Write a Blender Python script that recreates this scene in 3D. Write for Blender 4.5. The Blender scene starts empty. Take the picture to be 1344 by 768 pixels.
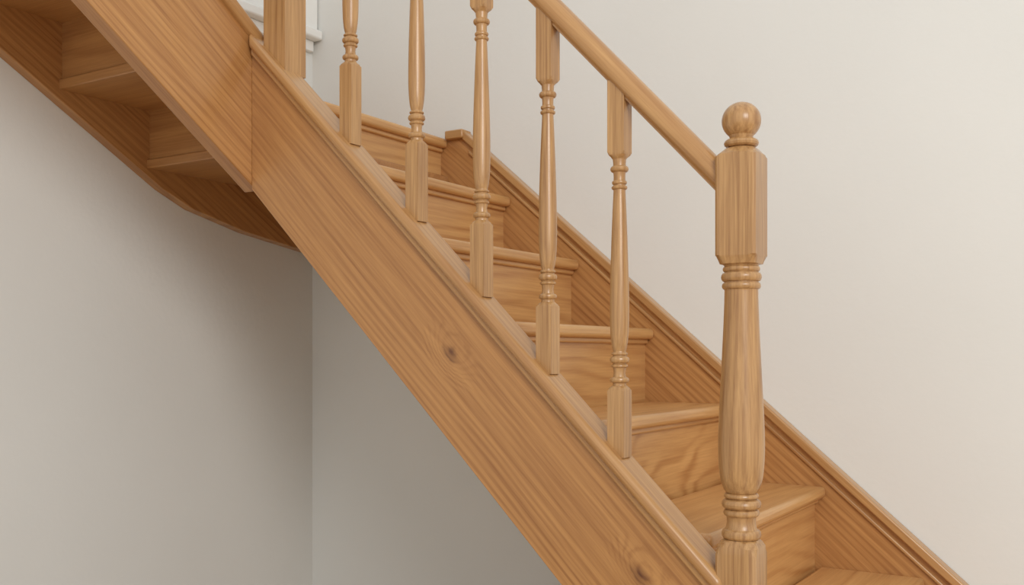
import bpy, bmesh, math, random
from mathutils import Vector, Matrix
random.seed(4)
H = 0.8835           # eye height above floor; geometry below is written relative to eye height
S = bpy.context.scene
COL = S.collection
TOP = []

# ------------------------------------------------------------------ materials
def wood_mat(name, axis, light, dark, lin=260.0, fig=14.0, rough=0.36, knots=(), lindir=None, ringw=0.34, finew=1.0, n3w=0.8, n1s=(1.3, 9.0)):
    m = bpy.data.materials.new(name); m.use_nodes = True
    nt = m.node_tree; N = nt.nodes; L = nt.links
    b = N['Principled BSDF']
    def math_(op, a, c=None, v=None):
        n = N.new('ShaderNodeMath'); n.operation = op
        if isinstance(a, (int, float)): n.inputs[0].default_value = a
        else: L.new(a, n.inputs[0])
        if c is not None:
            if isinstance(c, (int, float)): n.inputs[1].default_value = c
            else: L.new(c, n.inputs[1])
        if v is not None: n.inputs[2].default_value = v
        return n.outputs[0]
    tc = N.new('ShaderNodeTexCoord'); oi = N.new('ShaderNodeObjectInfo')
    rnd = math_('MULTIPLY', oi.outputs['Random'], 13.0)
    cmb = N.new('ShaderNodeCombineXYZ')
    for i in range(3): L.new(rnd, cmb.inputs[i])
    add = N.new('ShaderNodeVectorMath'); add.operation = 'ADD'
    L.new(tc.outputs['Object'], add.inputs[0]); L.new(cmb.outputs[0], add.inputs[1])
    def mapped(al, ac):
        mp = N.new('ShaderNodeMapping'); mp.vector_type = 'POINT'
        sc = [ac]*3; sc[axis] = al
        mp.inputs['Scale'].default_value = sc
        L.new(add.outputs[0], mp.inputs['Vector']); return mp.outputs[0]
    def noise(al, ac, det, ro=0.5):
        n = N.new('ShaderNodeTexNoise'); n.inputs['Scale'].default_value = 1.0
        n.inputs['Detail'].default_value = det; n.inputs['Roughness'].default_value = ro
        L.new(mapped(al, ac), n.inputs['Vector']); return n.outputs['Fac']
    n1 = noise(n1s[0], n1s[1], 1.2, 0.45)
    n1b = noise(1.6, 38.0, 2.0, 0.5)
    sep = N.new('ShaderNodeSeparateXYZ'); L.new(tc.outputs['Object'], sep.inputs[0])
    if lindir is None: lindir = 2 if axis != 2 else 0
    ph = math_('ADD', math_('MULTIPLY', sep.outputs[lindir], lin), math_('MULTIPLY', n1, fig*6.28))
    ph = math_('ADD', ph, math_('MULTIPLY', n1b, 5.0))
    darkk = None
    for k in knots:
        sub = N.new('ShaderNodeVectorMath'); sub.operation = 'SUBTRACT'
        L.new(tc.outputs['Object'], sub.inputs[0]); sub.inputs[1].default_value = k
        ml = N.new('ShaderNodeVectorMath'); ml.operation = 'MULTIPLY'
        L.new(sub.outputs[0], ml.inputs[0]); sc = [1.0, 0.2, 1.0]; sc[axis] = 0.6; ml.inputs[1].default_value = sc
        ln = N.new('ShaderNodeVectorMath'); ln.operation = 'LENGTH'; L.new(ml.outputs[0], ln.inputs[0])
        # irregular outline
        wob = N.new('ShaderNodeTexNoise'); wob.inputs['Scale'].default_value = 70.0
        L.new(tc.outputs['Object'], wob.inputs['Vector'])
        dist = math_('ADD', ln.outputs['Value'], math_('MULTIPLY', math_('SUBTRACT', wob.outputs['Fac'], 0.5), 0.009))
        mr = N.new('ShaderNodeMapRange'); mr.interpolation_type = 'SMOOTHSTEP'
        mr.inputs['From Min'].default_value = 0.0; mr.inputs['From Max'].default_value = 0.055
        mr.inputs['To Min'].default_value = 26.0; mr.inputs['To Max'].default_value = 0.0
        L.new(dist, mr.inputs['Value'])
        ph = math_('ADD', ph, mr.outputs[0])
        mk = N.new('ShaderNodeMapRange'); mk.interpolation_type = 'SMOOTHSTEP'
        mk.inputs['From Min'].default_value = 0.002; mk.inputs['From Max'].default_value = 0.020
        mk.inputs['To Min'].default_value = 0.85; mk.inputs['To Max'].default_value = 0.0
        L.new(dist, mk.inputs['Value'])
        darkk = mk.outputs[0] if darkk is None else math_('MAXIMUM', darkk, mk.outputs[0])
    sn = math_('SINE', ph)
    ring = math_('MULTIPLY_ADD', sn, 0.5, 0.5)
    ring = math_('POWER', ring, 2.0)
    ringm = math_('MULTIPLY', math_('SUBTRACT', ring, 0.38), ringw)
    nm = noise(0.9, 14.0, 1.0)
    mm = N.new('ShaderNodeMapRange'); mm.inputs['From Min'].default_value = 0.3; mm.inputs['From Max'].default_value = 0.7
    mm.inputs['To Min'].default_value = 0.35; mm.inputs['To Max'].default_value = 1.5; L.new(nm, mm.inputs['Value'])
    ringm = math_('MULTIPLY', ringm, mm.outputs[0])
    n2 = noise(7.0, 230.0, 3, 0.65)
    n3 = noise(0.8, 34.0, 4, 0.6)
    f = math_('ADD', ringm, math_('MULTIPLY', math_('SUBTRACT', n2, 0.5), finew))
    f = math_('ADD', f, math_('MULTIPLY', math_('SUBTRACT', n3, 0.5), n3w))
    f = math_('ADD', f, 0.42)
    cr = N.new('ShaderNodeValToRGB'); cr.color_ramp.elements[0].position = 0.05
    cr.color_ramp.elements[0].color = (*light, 1); cr.color_ramp.elements[1].position = 0.95
    cr.color_ramp.elements[1].color = (*dark, 1)
    L.new(f, cr.inputs[0]); col = cr.outputs[0]
    if darkk is not None:
        mx = N.new('ShaderNodeMixRGB'); mx.inputs[2].default_value = (0.10, 0.028, 0.010, 1)
        L.new(math_('MULTIPLY', darkk, math_('MULTIPLY_ADD', ring, 0.5, 0.6)), mx.inputs[0])
        L.new(col, mx.inputs[1]); col = mx.outputs[0]
    L.new(col, b.inputs['Base Color'])
    b.inputs['Roughness'].default_value = rough
    b.inputs['Coat Weight'].default_value = 0.28; b.inputs['Coat Roughness'].default_value = 0.2
    bp = N.new('ShaderNodeBump'); bp.inputs['Strength'].default_value = 0.2; bp.inputs['Distance'].default_value = 0.001
    L.new(f, bp.inputs['Height']); L.new(bp.outputs[0], b.inputs['Normal'])
    return m

M_string = wood_mat('oak_stringer', 0, (0.535,0.268,0.090), (0.27,0.102,0.028), lin=420, fig=3.0, knots=[(0,0,0),(0.557,0,0.012)], ringw=0.28, n3w=0.85)
M_boardx = wood_mat('oak_board_x', 0, (0.565,0.290,0.100), (0.30,0.118,0.034), lin=380, fig=3.5, ringw=0.28, n3w=0.8)
M_under = wood_mat('oak_underside', 0, (0.54,0.275,0.096), (0.31,0.124,0.036), lin=90, fig=4, ringw=0.2, n3w=0.7)
M_boardy = wood_mat('oak_board_y', 1, (0.70,0.398,0.152), (0.41,0.178,0.053), lin=90, fig=4, lindir=0, n3w=0.65, ringw=0.25, finew=0.9)
M_riser = wood_mat('oak_riser', 1, (0.70,0.395,0.148), (0.41,0.172,0.048), lin=170, fig=5, lindir=2, ringw=0.30, n3w=0.55, finew=0.8, n1s=(1.4, 5.0))
M_riserf = wood_mat('oak_riser_figured', 1, (0.70,0.395,0.148), (0.38,0.155,0.042), lin=60, fig=8, lindir=2, ringw=0.46, n3w=0.4, finew=0.8, n1s=(2.6, 6.0))
M_turn = wood_mat('oak_turned', 2, (0.56,0.322,0.130), (0.27,0.122,0.040), lin=420, fig=4, lindir=0, rough=0.31, finew=1.35, ringw=0.18, n3w=0.6)
M_cap = wood_mat('oak_cap', 0, (0.57,0.320,0.124), (0.32,0.139,0.042), lin=300, fig=3, lindir=1, rough=0.29, ringw=0.2, n3w=0.8)

def plaster(name, c1, c2, sc=2.0):
    m = bpy.data.materials.new(name); m.use_nodes = True
    nt = m.node_tree; N = nt.nodes; L = nt.links; b = N['Principled BSDF']
    tc = N.new('ShaderNodeTexCoord')
    n = N.new('ShaderNodeTexNoise'); n.inputs['Scale'].default_value = sc; n.inputs['Detail'].default_value = 5
    L.new(tc.outputs['Object'], n.inputs['Vector'])
    cr = N.new('ShaderNodeValToRGB'); cr.color_ramp.elements[0].position = .3; cr.color_ramp.elements[1].position = .7
    cr.color_ramp.elements[0].color = (*c1, 1); cr.color_ramp.elements[1].color = (*c2, 1)
    L.new(n.outputs['Fac'], cr.inputs[0]); L.new(cr.outputs[0], b.inputs['Base Color'])
    b.inputs['Roughness'].default_value = 0.85
    n2 = N.new('ShaderNodeTexNoise'); n2.inputs['Scale'].default_value = 60; n2.inputs['Detail'].default_value = 6
    L.new(tc.outputs['Object'], n2.inputs['Vector'])
    bp = N.new('ShaderNodeBump'); bp.inputs['Strength'].default_value = 0.15; bp.inputs['Distance'].default_value = 0.003
    L.new(n2.outputs['Fac'], bp.inputs['Height']); L.new(bp.outputs[0], b.inputs['Normal'])
    return m
M_wall = plaster('plaster_offwhite', (0.770,0.768,0.730), (0.800,0.798,0.760))
M_white = plaster('white_gloss_paint', (0.84,0.83,0.79), (0.86,0.85,0.81))
M_floor = wood_mat('floor_oak', 0, (0.66,0.50,0.33), (0.46,0.32,0.20), lin=40, fig=8, lindir=1)

# ------------------------------------------------------------------ helpers
def finish(ob, mat, parent=None, bevel=0.0, seg=2, ang=35):
    me = ob.data; me.materials.append(mat)
    COL.objects.link(ob)
    if bevel > 0:
        bv = ob.modifiers.new('bevel', 'BEVEL'); bv.width = bevel; bv.segments = seg; bv.limit_method = 'ANGLE'
        bv.angle_limit = math.radians(25)
    for p in me.polygons: p.use_smooth = True
    me.set_sharp_from_angle(angle=math.radians(ang))
    if parent is not None: ob.parent = parent
    else: TOP.append(ob)
    return ob

def prism(name, poly, plane, lo, hi, mat, parent=None, theta=0.0, origin=None, bevel=0.0, seg=2):
    """poly in (X,Z) extruded over Y (plane 'y') or in (Y,Z) extruded over X (plane 'x').
    local x axis follows the slope theta so the grain runs along the board."""
    if origin is None:
        cx = sum(p[0] for p in poly)/len(poly); cz = sum(p[1] for p in poly)/len(poly)
    else: cx, cz = origin
    mid = (lo+hi)/2
    if plane == 'y':
        M = Matrix.Translation((cx, mid, cz)) @ Matrix.Rotation(theta, 4, 'Y')
        P = lambda a, z, t: Vector((a, t, z))
    else:
        M = Matrix.Translation((mid, cx, cz)) @ Matrix.Rotation(math.pi/2, 4, 'Z') @ Matrix.Rotation(theta, 4, 'Y')
        P = lambda a, z, t: Vector((t, a, z))
    Mi = M.inverted()
    bm = bmesh.new()
    A = [bm.verts.new(Mi @ P(a, z, lo)) for a, z in poly]
    B = [bm.verts.new(Mi @ P(a, z, hi)) for a, z in poly]
    bm.faces.new(A); bm.faces.new(B[::-1]); n = len(poly)
    for i in range(n):
        j = (i+1) % n; bm.faces.new((A[j], A[i], B[i], B[j]))
    bmesh.ops.recalc_face_normals(bm, faces=bm.faces[:])
    me = bpy.data.meshes.new(name); bm.to_mesh(me); bm.free()
    ob = bpy.data.objects.new(name, me); ob.matrix_world = M
    return finish(ob, mat, parent, bevel, seg)

def box(name, x0, x1, y0, y1, z0, z1, mat, parent=None, bevel=0.0, seg=2):
    return prism(name, [(x0,z0),(x1,z0),(x1,z1),(x0,z1)], 'y', y0, y1, mat, parent, bevel=bevel, seg=seg)

def loft(name, rings, mat, loc, parent=None, n=48):
    """rings: (z, half_width, kind) kind 'r' round / float = chamfered square (diagonal ratio)"""
    bm = bmesh.new(); prev = None
    for z, a, kind in rings:
        vs = []
        for i in range(n):
            t = 2*math.pi*i/n
            r = a
            if kind != 'r':
                D = a*math.sqrt(2)*kind
                tt = (t % (math.pi/2)) - math.pi/4
                r = min(a/max(abs(math.cos(t)), abs(math.sin(t))), D/math.cos(tt))
            vs.append(bm.verts.new((r*math.cos(t), r*math.sin(t), z)))
        if prev:
            for i in range(n):
                j = (i+1) % n; bm.faces.new((prev[i], prev[j], vs[j], vs[i]))
        else: bm.faces.new(vs[::-1])
        prev = vs
    bm.faces.new(prev)
    me = bpy.data.meshes.new(name); bm.to_mesh(me); bm.free()
    ob = bpy.data.objects.new(name, me); ob.location = loc
    return finish(ob, mat, parent, ang=24)

def bead(z0, z1, r, neck, k=6):
    out = []
    for i in range(k+1):
        t = math.pi*i/k
        out.append((z0+(z1-z0)*(1-math.cos(t))/2, neck+(r-neck)*math.sin(t), 'r'))
    return out

def smooth_prof(pts, per=7):
    out = []
    P = [pts[0]]+list(pts)+[pts[-1]]
    for i in range(1, len(P)-2):
        p0, p1, p2, p3 = P[i-1], P[i], P[i+1], P[i+2]
        for s in range(per):
            t = s/per
            def cr(k): return 0.5*((2*p1[k])+(-p0[k]+p2[k])*t+(2*p0[k]-5*p1[k]+4*p2[k]-p3[k])*t*t+(-p0[k]+3*p1[k]-3*p2[k]+p3[k])*t**3)
            out.append((cr(0), cr(1), 'r'))
    out.append((pts[-1][0], pts[-1][1], 'r'))
    return out

def empty(name):
    e = bpy.data.objects.new(name, None); COL.objects.link(e); TOP.append(e); return e

# ------------------------------------------------------------------ room
XL, YB, FZ = -2.287, 2.42, -H
box('wall_back', XL-0.1, 3.6, YB, YB+0.1, FZ, 3.3, M_wall)
box('wall_left', XL-0.1, XL, -3.0, YB, FZ, 3.3, M_wall)
box('floor', XL-0.1, 3.6, -3.0, YB+0.1, FZ-0.08, FZ, M_floor)

win = empty('window_1')
box('sill', XL, XL+0.05, 1.72, YB-0.004, 1.02, 1.05, M_white, win, bevel=0.006, seg=3)
box('apron', XL, XL+0.018, 1.76, YB-0.012, 0.985, 1.02, M_white, win, bevel=0.003)
box('casing_right', XL, XL+0.028, 2.34, YB-0.004, 1.05, 2.1, M_white, win, bevel=0.004)
box('casing_left', XL, XL+0.028, 1.76, 1.83, 1.05, 2.1, M_white, win, bevel=0.004)
box('casing_head', XL, XL+0.028, 1.76, YB-0.004, 2.1, 2.18, M_white, win, bevel=0.004)
box('pane', XL, XL+0.008, 1.83, 2.34, 1.05, 2.1, M_white, win)
box('glazing_bar', XL, XL+0.018, 2.075, 2.095, 1.05, 2.1, M_white, win)

# ------------------------------------------------------------------ staircase
st = empty('staircase')
th1 = math.atan(0.993)
f_top = lambda x: -0.974-0.993*x
f_bot = lambda x: -1.300-0.994*x
XJ = -1.68
prism('outer_stringer', [(XJ, f_top(XJ)), (-0.575, f_top(-0.575)), (-0.575, f_bot(-0.575)), (XJ, f_bot(XJ))], 'y', 1.583, 1.62,
      M_string, st, theta=th1, origin=(-1.132, 0.0), bevel=0.002)
def line_poly(x0, x1, f, lo, hi): return [(x0, f(x0)+hi), (x1, f(x1)+hi), (x1, f(x1)+lo), (x0, f(x0)+lo)]
prism('stringer_cap', line_poly(XJ+0.005, -0.575, f_top, -0.004, 0.030), 'y', 1.564, 1.642, M_cap, st, theta=th1, bevel=0.0105, seg=5)
prism('cap_fillet', line_poly(XJ+0.005, -0.575, f_top, -0.020, 0.0), 'y', 1.574, 1.63, M_cap, st, theta=th1, bevel=0.004, seg=3)

g_bot = lambda y: 0.368+0.70*(1.60-y)
YE = -0.15
th2 = math.atan(0.70)
prism('upper_outer_stringer', [(YE, g_bot(YE)+0.329), (1.60, g_bot(1.60)+0.329), (1.60, g_bot(1.60)), (YE, g_bot(YE))], 'x', XJ-0.04, XJ,
      M_boardx, st, theta=th2, bevel=0.002)
prism('upper_stringer_cap', [(YE, g_bot(YE)+0.359), (1.642, g_bot(1.642)+0.359), (1.642, g_bot(1.642)+0.325), (YE, g_bot(YE)+0.325)], 'x', XJ-0.056, XJ+0.018,
      M_cap, st, theta=th2, bevel=0.0105, seg=5)

w_top = lambda x: -0.803-0.8636*x
th3 = math.atan(0.8636)
XT = (-0.803-0.634)/0.8636
prism('wall_stringer', [(XL+0.035, 0.634), (XT, 0.634), (0.02, w_top(0.02)), (0.02, FZ), (-0.30, FZ), (-1.40, w_top(-1.40)-0.36), (-1.72, 0.34), (XL+0.035, 0.33)], 'y', 2.392, YB,
      M_boardx, st, theta=th3)
prism('wall_stringer_cap', [(XT, 0.656), (0.03, w_top(0.03)+0.020), (0.03, w_top(0.03)-0.006), (XT, 0.628)], 'y', 2.380, YB,
      M_cap, st, theta=th3, bevel=0.004, seg=3)
prism('wall_stringer_bead', line_poly(XT+0.02, 0.02, w_top, -0.034, -0.022), 'y', 2.386, YB-0.01, M_cap, st, theta=th3, bevel=0.003, seg=3)
box('landing_newel_cap', XT-0.055, XT+0.008, 2.372, YB, 0.630, 0.656, M_cap, st, bevel=0.004)

YW = 2.394
for k in range(-1, 7):
    xk = -1.5+0.22*k; zk = 0.19*(2.35-k)
    xb = xk-0.235 if k >= 0 else XL+0.035
    yn = 1.777 if k < 0 else (1.616 if k < 4 else 1.645)
    box('tread_%d' % (k+2), xb, xk, yn, YW, zk-0.028, zk, M_boardy, st, bevel=0.010, seg=4)
    box('scotia_%d' % (k+2), xk-0.034, xk-0.016, yn, YW-0.004, zk-0.040, zk-0.026, M_boardy, st, bevel=0.004, seg=3)
    zb = zk-0.19 if k < 6 else FZ
    box('riser_%d' % (k+2), xk-0.045, xk-0.026, yn, YW-0.002, zb-0.02 if k < 6 else zb, zk-0.02, M_riserf if k == 3 else M_riser, st)
prism('end_panel', [(-0.575, FZ), (-0.575, -0.535), (-0.43, -0.535), (-0.43, -0.725), (-0.21, -0.725), (-0.21, FZ)], 'y', 1.645, 1.662, M_riser, st)

# upper flight seen from below
XI0, XI1 = XL+0.032, XJ-0.038
box('winder_tread_lower', XI0, XI1, 1.748, 2.392, 0.500, 0.524, M_under, st, bevel=0.003)
box('winder_riser', XI0, XI1, 1.756, 1.774, 0.515, 0.66, M_under, st)
box('winder_tread_upper', XI0, XI1+0.001, 1.490, 1.774, 0.655, 0.680, M_under, st, bevel=0.003)
for i in range(6):
    y0 = 1.498-0.25*i; zb = 0.680+0.165*i
    box('upper_riser_%d' % (i+1), XI0, XI1, y0, y0+0.018, zb-0.018, zb+0.150, M_under, st)
    box('upper_tread_%d' % (i+1), XI0, XI1, y0-0.258, y0+0.04, zb+0.140, zb+0.165, M_under, st, bevel=0.004)
prism('upper_wall_stringer', [(2.39, 0.325), (2.10, 0.365), (1.90, 0.410), (1.80, 0.452), (1.338, 0.718), (YE, 0.718+0.64*(1.338-YE)), (YE, 1.07+0.66*(1.338-YE)), (1.338, 1.06), (1.7, 0.80), (2.39, 0.66)],
      'x', XL, XL+0.035, M_boardx, st, theta=math.atan(0.6), bevel=0.002)

# ------------------------------------------------------------------ balusters
def baluster(name, x, zt):
    yb = 1.605; zc = f_top(x)+0.030
    a = 0.0163; base = zc-zt-0.012
    rail = -0.357-1.06*x
    R = []
    R += [(base, a, 1.0), (-0.004, a, 1.0), (0.0, a*0.95, 0.88), (0.004, a*0.88, 'r'), (0.005, 0.0125, 'r'), (0.008, 0.0120, 'r')]
    R += bead(0.010, 0.020, 0.0172, 0.0125)
    R += [(0.021, 0.0115, 'r'), (0.028, 0.0104, 'r'), (0.034, 0.0112, 'r')]
    R += bead(0.037, 0.043, 0.0150, 0.0118)
    R += bead(0.045, 0.057, 0.0176, 0.0125)
    R += bead(0.059, 0.064, 0.0148, 0.0118)
    R += smooth_prof([(0.066, 0.0114), (0.078, 0.0140), (0.10, 0.0162), (0.135, 0.0172), (0.19, 0.0165), (0.26, 0.0145), (0.31, 0.0126), (0.35, 0.0108)])
    R += bead(0.354, 0.361, 0.0142, 0.0108)
    R += bead(0.363, 0.370, 0.0134, 0.0108)
    R += [(0.374, 0.0104, 'r'), (0.381, 0.0106, 'r')]
    R += bead(0.385, 0.396, 0.0164, 0.0115)
    R += [(0.400, 0.0112, 'r'), (0.408, 0.0120, 'r'), (0.411, a*0.88, 'r'), (0.415, a*0.95, 0.88), (0.420, a, 1.0)]
    R += [(rail-zt+0.018, a, 1.0)]
    return loft(name, R, M_turn, (x, yb, zt))
for i, (x, zt) in enumerate([(-0.7784, -0.061), (-0.9258, 0.092), (-1.074, 0.254), (-1.232, 0.427), (-1.408, 0.613)]):
    baluster('baluster' if i == 0 else 'baluster.%03d' % i, x, zt)

# ------------------------------------------------------------------ newel
q = 789.0
Y_ = lambda y: (465-y)/q
NX = -0.5545
SQ = 0.9385
R = [(FZ, 0.0340, SQ), (Y_(726), 0.0340, SQ), (Y_(716), 0.0338, 0.84), (Y_(709), 0.0300, 0.78), (Y_(707), 0.0285, 'r')]
R += bead(Y_(707), Y_(694), 0.0325, 0.0265)
R += [(Y_(692), 0.0250, 'r'), (Y_(684), 0.0235, 'r'), (Y_(679), 0.0240, 'r')]
R += bead(Y_(677), Y_(668), 0.0295, 0.0250)
R += bead(Y_(667), Y_(655), 0.0325, 0.0260)
R += bead(Y_(654), Y_(647), 0.0285, 0.0240)
R += smooth_prof([(Y_(646), 0.0255), (Y_(638), 0.0310), (Y_(622), 0.0358), (Y_(590), 0.0382), (Y_(550), 0.0370), (Y_(500), 0.0338), (Y_(440), 0.0300), (Y_(400), 0.0280), (Y_(381), 0.0275)])
R += bead(Y_(380), Y_(371), 0.0318, 0.0280)
R += bead(Y_(370), Y_(358), 0.0332, 0.0280)
R += bead(Y_(357), Y_(350), 0.0305, 0.0275)
R += [(Y_(348), 0.0290, 'r'), (Y_(347), 0.0310, 0.80), (Y_(338), 0.0338, 0.88), (Y_(336), 0.0343, SQ), (Y_(207), 0.0343, SQ), (Y_(204), 0.0335, 0.86), (Y_(196), 0.0240, 0.80), (Y_(195), 0.0225, 'r')]
R += bead(Y_(194), Y_(183), 0.0285, 0.0200)
R += [(Y_(182), 0.0185, 'r')]
zc_, rb = Y_(159), 0.0322
for i in range(1, 22):
    t = math.radians(32)+(math.pi-math.radians(33))*i/21
    R.append((zc_-rb*math.cos(t)*0.97, max(abs(rb*math.sin(t)), 0.0006), 'r'))
loft('newel_post', R, M_turn, (NX, 1.605, 0), n=96)
xq = -1.611
Rq = [(f_top(xq)-0.006, 0.0325, 1.0), (1.50, 0.0325, 1.0), (1.512, 0.028, 0.9), (1.515, 0.018, 'r'), (1.52, 0.016, 'r')]
for i in range(1, 14):
    t = math.radians(30)+(math.pi-math.radians(31))*i/13
    Rq.append((1.548-0.032*math.cos(t), max(abs(0.032*math.sin(t)), .0006), 'r'))
loft('newel_post.001', Rq, M_turn, (xq, 1.6165, 0))

# ------------------------------------------------------------------ handrail (moulded profile along the slope)
def handrail():
    s = 1.06; th = math.atan(s)
    x0, x1 = -1.585, NX-0.033
    zb = lambda x: -0.357-s*x
    ox, oz = (x0+x1)/2, zb((x0+x1)/2)
    M = Matrix.Translation((ox, 1.605, oz)) @ Matrix.Rotation(th, 4, 'Y')
    prof = [(-0.013, 0.0), (-0.013, 0.003), (-0.019, 0.006), (-0.0225, 0.010), (-0.0240, 0.016), (-0.0230, 0.023), (-0.0195, 0.031), (-0.013, 0.037), (-0.004, 0.040)]
    prof = prof+[(-a, b) for a, b in prof[::-1]]
    bm = bmesh.new(); rr = []
    c, sn = math.cos(th), math.sin(th)
    for xe in (x0, x1):
        vs = []
        for a, h in prof:
            along = ((xe-ox)-h*sn)/c
            vs.append(bm.verts.new((along, a, h)))
        rr.append(vs)
    n = len(prof)
    for i in range(n):
        j = (i+1) % n; bm.faces.new((rr[0][i], rr[0][j], rr[1][j], rr[1][i]))
    bm.faces.new(rr[0]); bm.faces.new(rr[1][::-1])
    bmesh.ops.recalc_face_normals(bm, faces=bm.faces[:])
    me = bpy.data.meshes.new('handrail'); bm.to_mesh(me); bm.free()
    ob = bpy.data.objects.new('handrail', me); ob.matrix_world = M
    return finish(ob, M_cap, ang=40)
handrail()

for o in TOP: o.location.z += H

# ------------------------------------------------------------------ light
w = bpy.data.worlds.new('World'); S.world = w; w.use_nodes = True
bg = w.node_tree.nodes['Background']; bg.inputs[0].default_value = (0.95, 0.975, 1.0, 1); bg.inputs[1].default_value = 0.80
def area(name, loc, target, sx, sy, power, col):
    l = bpy.data.lights.new(name, 'AREA'); l.shape = 'RECTANGLE'; l.size = sx; l.size_y = sy; l.energy = power; l.color = col
    o = bpy.data.objects.new(name, l); COL.objects.link(o); o.location = loc
    o.rotation_euler = (Vector(target)-Vector(loc)).to_track_quat('-Z', 'Y').to_euler(); return o
area('window_daylight', (2.3, -1.3, 2.7), (-0.8, 2.3, 1.1), 1.6, 1.8, 96, (1.0, 0.985, 0.955))

# ------------------------------------------------------------------ camera
cam = bpy.data.cameras.new('camera'); co = bpy.data.objects.new('camera', cam); COL.objects.link(co)
cam.sensor_width = 36; cam.lens = 36*1306/1344; cam.shift_y = 81/1344; cam.clip_start = 0.02
co.location = (0, 0, H); co.rotation_euler = (math.pi/2, 0, math.atan2(0.5305, 0.8477))
S.camera = co
S.view_settings.view_transform = 'Standard'
